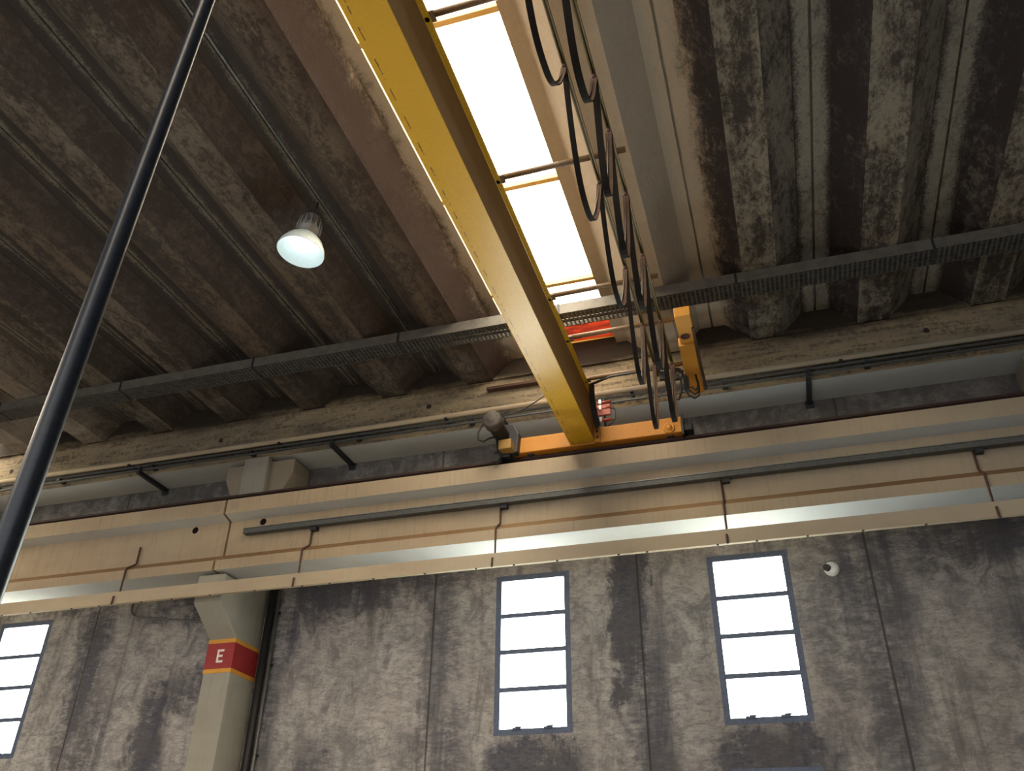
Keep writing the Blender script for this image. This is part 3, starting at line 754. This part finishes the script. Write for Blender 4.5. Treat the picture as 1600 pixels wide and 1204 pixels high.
cpart(mb, 'jumper_cable', M['rubber'])

# festoon cables
def festoon(x, ys, sags, label, wdt):
    root = empty('festoon_cable', (x, ys[0], 5.25)); tag(root, label, 'cable', 'festoon cables of the crane')
    inv = Matrix.Translation(-Vector(root.location)); zt = 5.195
    for i in range(len(ys)-1):
        a, b, sg = ys[i]+0.02, ys[i+1]-0.02, sags[i]
        pts = []
        for k in range(29):
            u = -1 + 2*k/28; uu = math.copysign(abs(u)**0.8, u)
            pts.append((x, (a+b)/2 + (b-a)/2*uu, zt - sg*(1-abs(uu)**2.4)))
        mb = MB(); mb.ribbon(pts, wdt, 0.010)
        o = mb.build('cable_loop', [M['cable'], M['cable2']], root); o.matrix_parent_inverse = inv
        pts2 = [(px + 0.012*math.sin(k*0.22), py, pz + 0.05*math.sin(PI*k/28)) for k, (px, py, pz) in enumerate(pts)]
        mb = MB(); mb.tube(pts2, 0.006, 6)
        o = mb.build('round_lead', M['rubber'], root); o.matrix_parent_inverse = inv
    for y in ys:
        mb = MB(); mb.box(x-0.012, x+0.012, y-0.03, y+0.03, 5.215, 5.2545); mb.box(x-wdt*0.55, x+wdt*0.55, y-0.022, y+0.022, 5.185, 5.215)
        o = mb.build('cable_carrier', M['rust'], root, 0.003); o.matrix_parent_inverse = inv
festoon(-0.886, (1.6, 2.75, 3.95, 5.14, 6.27, 7.2, 7.95), (0.66, 0.64, 0.78, 0.74, 0.92, 0.95), 'flat festoon cable looping from the track nearer the skylight', 0.040)
festoon(-0.70, (1.9, 3.1, 4.10, 4.62, 5.33, 6.14, 7.20, 8.0), (0.62, 0.64, 0.86, 0.90, 0.82, 0.82, 0.88), 'flat festoon cable looping from the track farther from the skylight', 0.048)

# ------------------------------------------------------------------ high-bay lamp
def lamp(x, y, label, tilt=(0,0), power=0):
    root = empty('high_bay_lamp', (x, y, 6.50)); tag(root, label, 'lamp')
    root.rotation_euler = (tilt[0], tilt[1], 0)
    def p(mb, name, m, par=root, bev=0): return mb.build(name, m, par, bev)
    mb = MB(); mb.lathe([(0.235,-0.80),(0.24,-0.795),(0.225,-0.735),(0.185,-0.66),(0.13,-0.60),(0.085,-0.575),(0.084,-0.58),(0.128,-0.607),(0.182,-0.667),(0.222,-0.738),(0.235,-0.80)], (0,0,0), 'z', 48)
    p(mb, 'reflector', M['reflector'])
    mb = MB(); mb.lathe([(0.001,-0.30),(0.05,-0.302),(0.085,-0.33),(0.1,-0.36),(0.1,-0.44),(0.112,-0.45),(0.112,-0.50),(0.10,-0.515),(0.092,-0.575),(0.001,-0.576)], (0,0,0), 'z', 32)
    h = p(mb, 'housing', M['lamp_body'])
    mb = MB()
    for k in range(14):
        a = 2*PI*k/14; c, s_ = math.cos(a), math.sin(a)
        mb.tube([(c*0.11,s_*0.11,-0.36),(c*0.125,s_*0.125,-0.50)], 0.008, 6)
    p(mb, 'cooling_fin', M['lamp_body'], h)
    mb = MB(); mb.lathe([(0.001,-0.585),(0.055,-0.59),(0.088,-0.64),(0.098,-0.69),(0.078,-0.74),(0.001,-0.765)], (0,0,0), 'z', 28)
    p(mb, 'bulb', M['bulb'])
    mb = MB(); mb.tube([(0,0,-0.30),(0,0,-0.12),(0.0,0.0,-0.105)], 0.009, 8); mb.tube([(0.03,0,-0.18),(0,0.0,-0.21),(-0.03,0,-0.18),(0,0,-0.14),(0.03,0,-0.18)], 0.007, 6)
    p(mb, 'hook', M['steel'])
    return root
lamp(-3.94, 5.72, 'lit high-bay lamp with white bell reflector hanging from a roof joint', (math.radians(-3), math.radians(6.5)))
# conduit along the lamp joint
mb = MB(); mb.tube([(-3.90,Y0R+0.2,6.385),(-3.90,9.0,6.385)], 0.014, 8)
o = mb.build('lamp_conduit', M['galv']); tag(o, 'thin conduit along the roof joint above the lamp', 'conduit')

# ------------------------------------------------------------------ black pole near the viewer
mb = MB(); mb.tube([(-1.241,1.013,FLOOR),(-1.208,1.050,0.59),(-1.187,1.073,2.05),(-1.178,1.083,2.7)], [0.026,0.022,0.0185,0.0172], 28)
o = mb.build('pole', M['pole']); tag(o, 'tall glossy black pole standing close by at the left', 'pole')

# ------------------------------------------------------------------ light
wd = bpy.data.worlds.new('sky'); SC.world = wd; wd.use_nodes = True
nt = wd.node_tree; bg = nt.nodes['Background']
bg.inputs['Color'].default_value = (0.95, 0.97, 1.0, 1); bg.inputs['Strength'].default_value = 1.3

# ------------------------------------------------------------------ camera
a, b, c = -0.305658773, 0.561408227, 0.0137014853
fwd = Vector((math.sin(a)*math.cos(b), math.cos(a)*math.cos(b), math.sin(b)))
r0 = Vector((math.cos(a), -math.sin(a), 0)); u0 = r0.cross(fwd)
R = math.cos(c)*r0 + math.sin(c)*u0; U = -math.sin(c)*r0 + math.cos(c)*u0
cam = bpy.data.cameras.new('camera'); co = bpy.data.objects.new('camera', cam); COL.objects.link(co)
co.matrix_world = Matrix(((R.x,U.x,-fwd.x,0),(R.y,U.y,-fwd.y,0),(R.z,U.z,-fwd.z,0),(0,0,0,1)))
cam.sensor_fit = 'HORIZONTAL'; cam.sensor_width = 36; cam.lens = 1351.12/1600*36; cam.clip_start = 0.05; cam.clip_end = 200
SC.camera = co
SC.view_settings.view_transform = 'Standard'; SC.view_settings.look = 'None'
SC.view_settings.gamma = 1; SC.view_settings.exposure = 0.0; SC.view_settings.use_curve_mapping = False
SC.cycles.use_denoising = True
SC.cycles.max_bounces = 8; SC.cycles.diffuse_bounces = 5
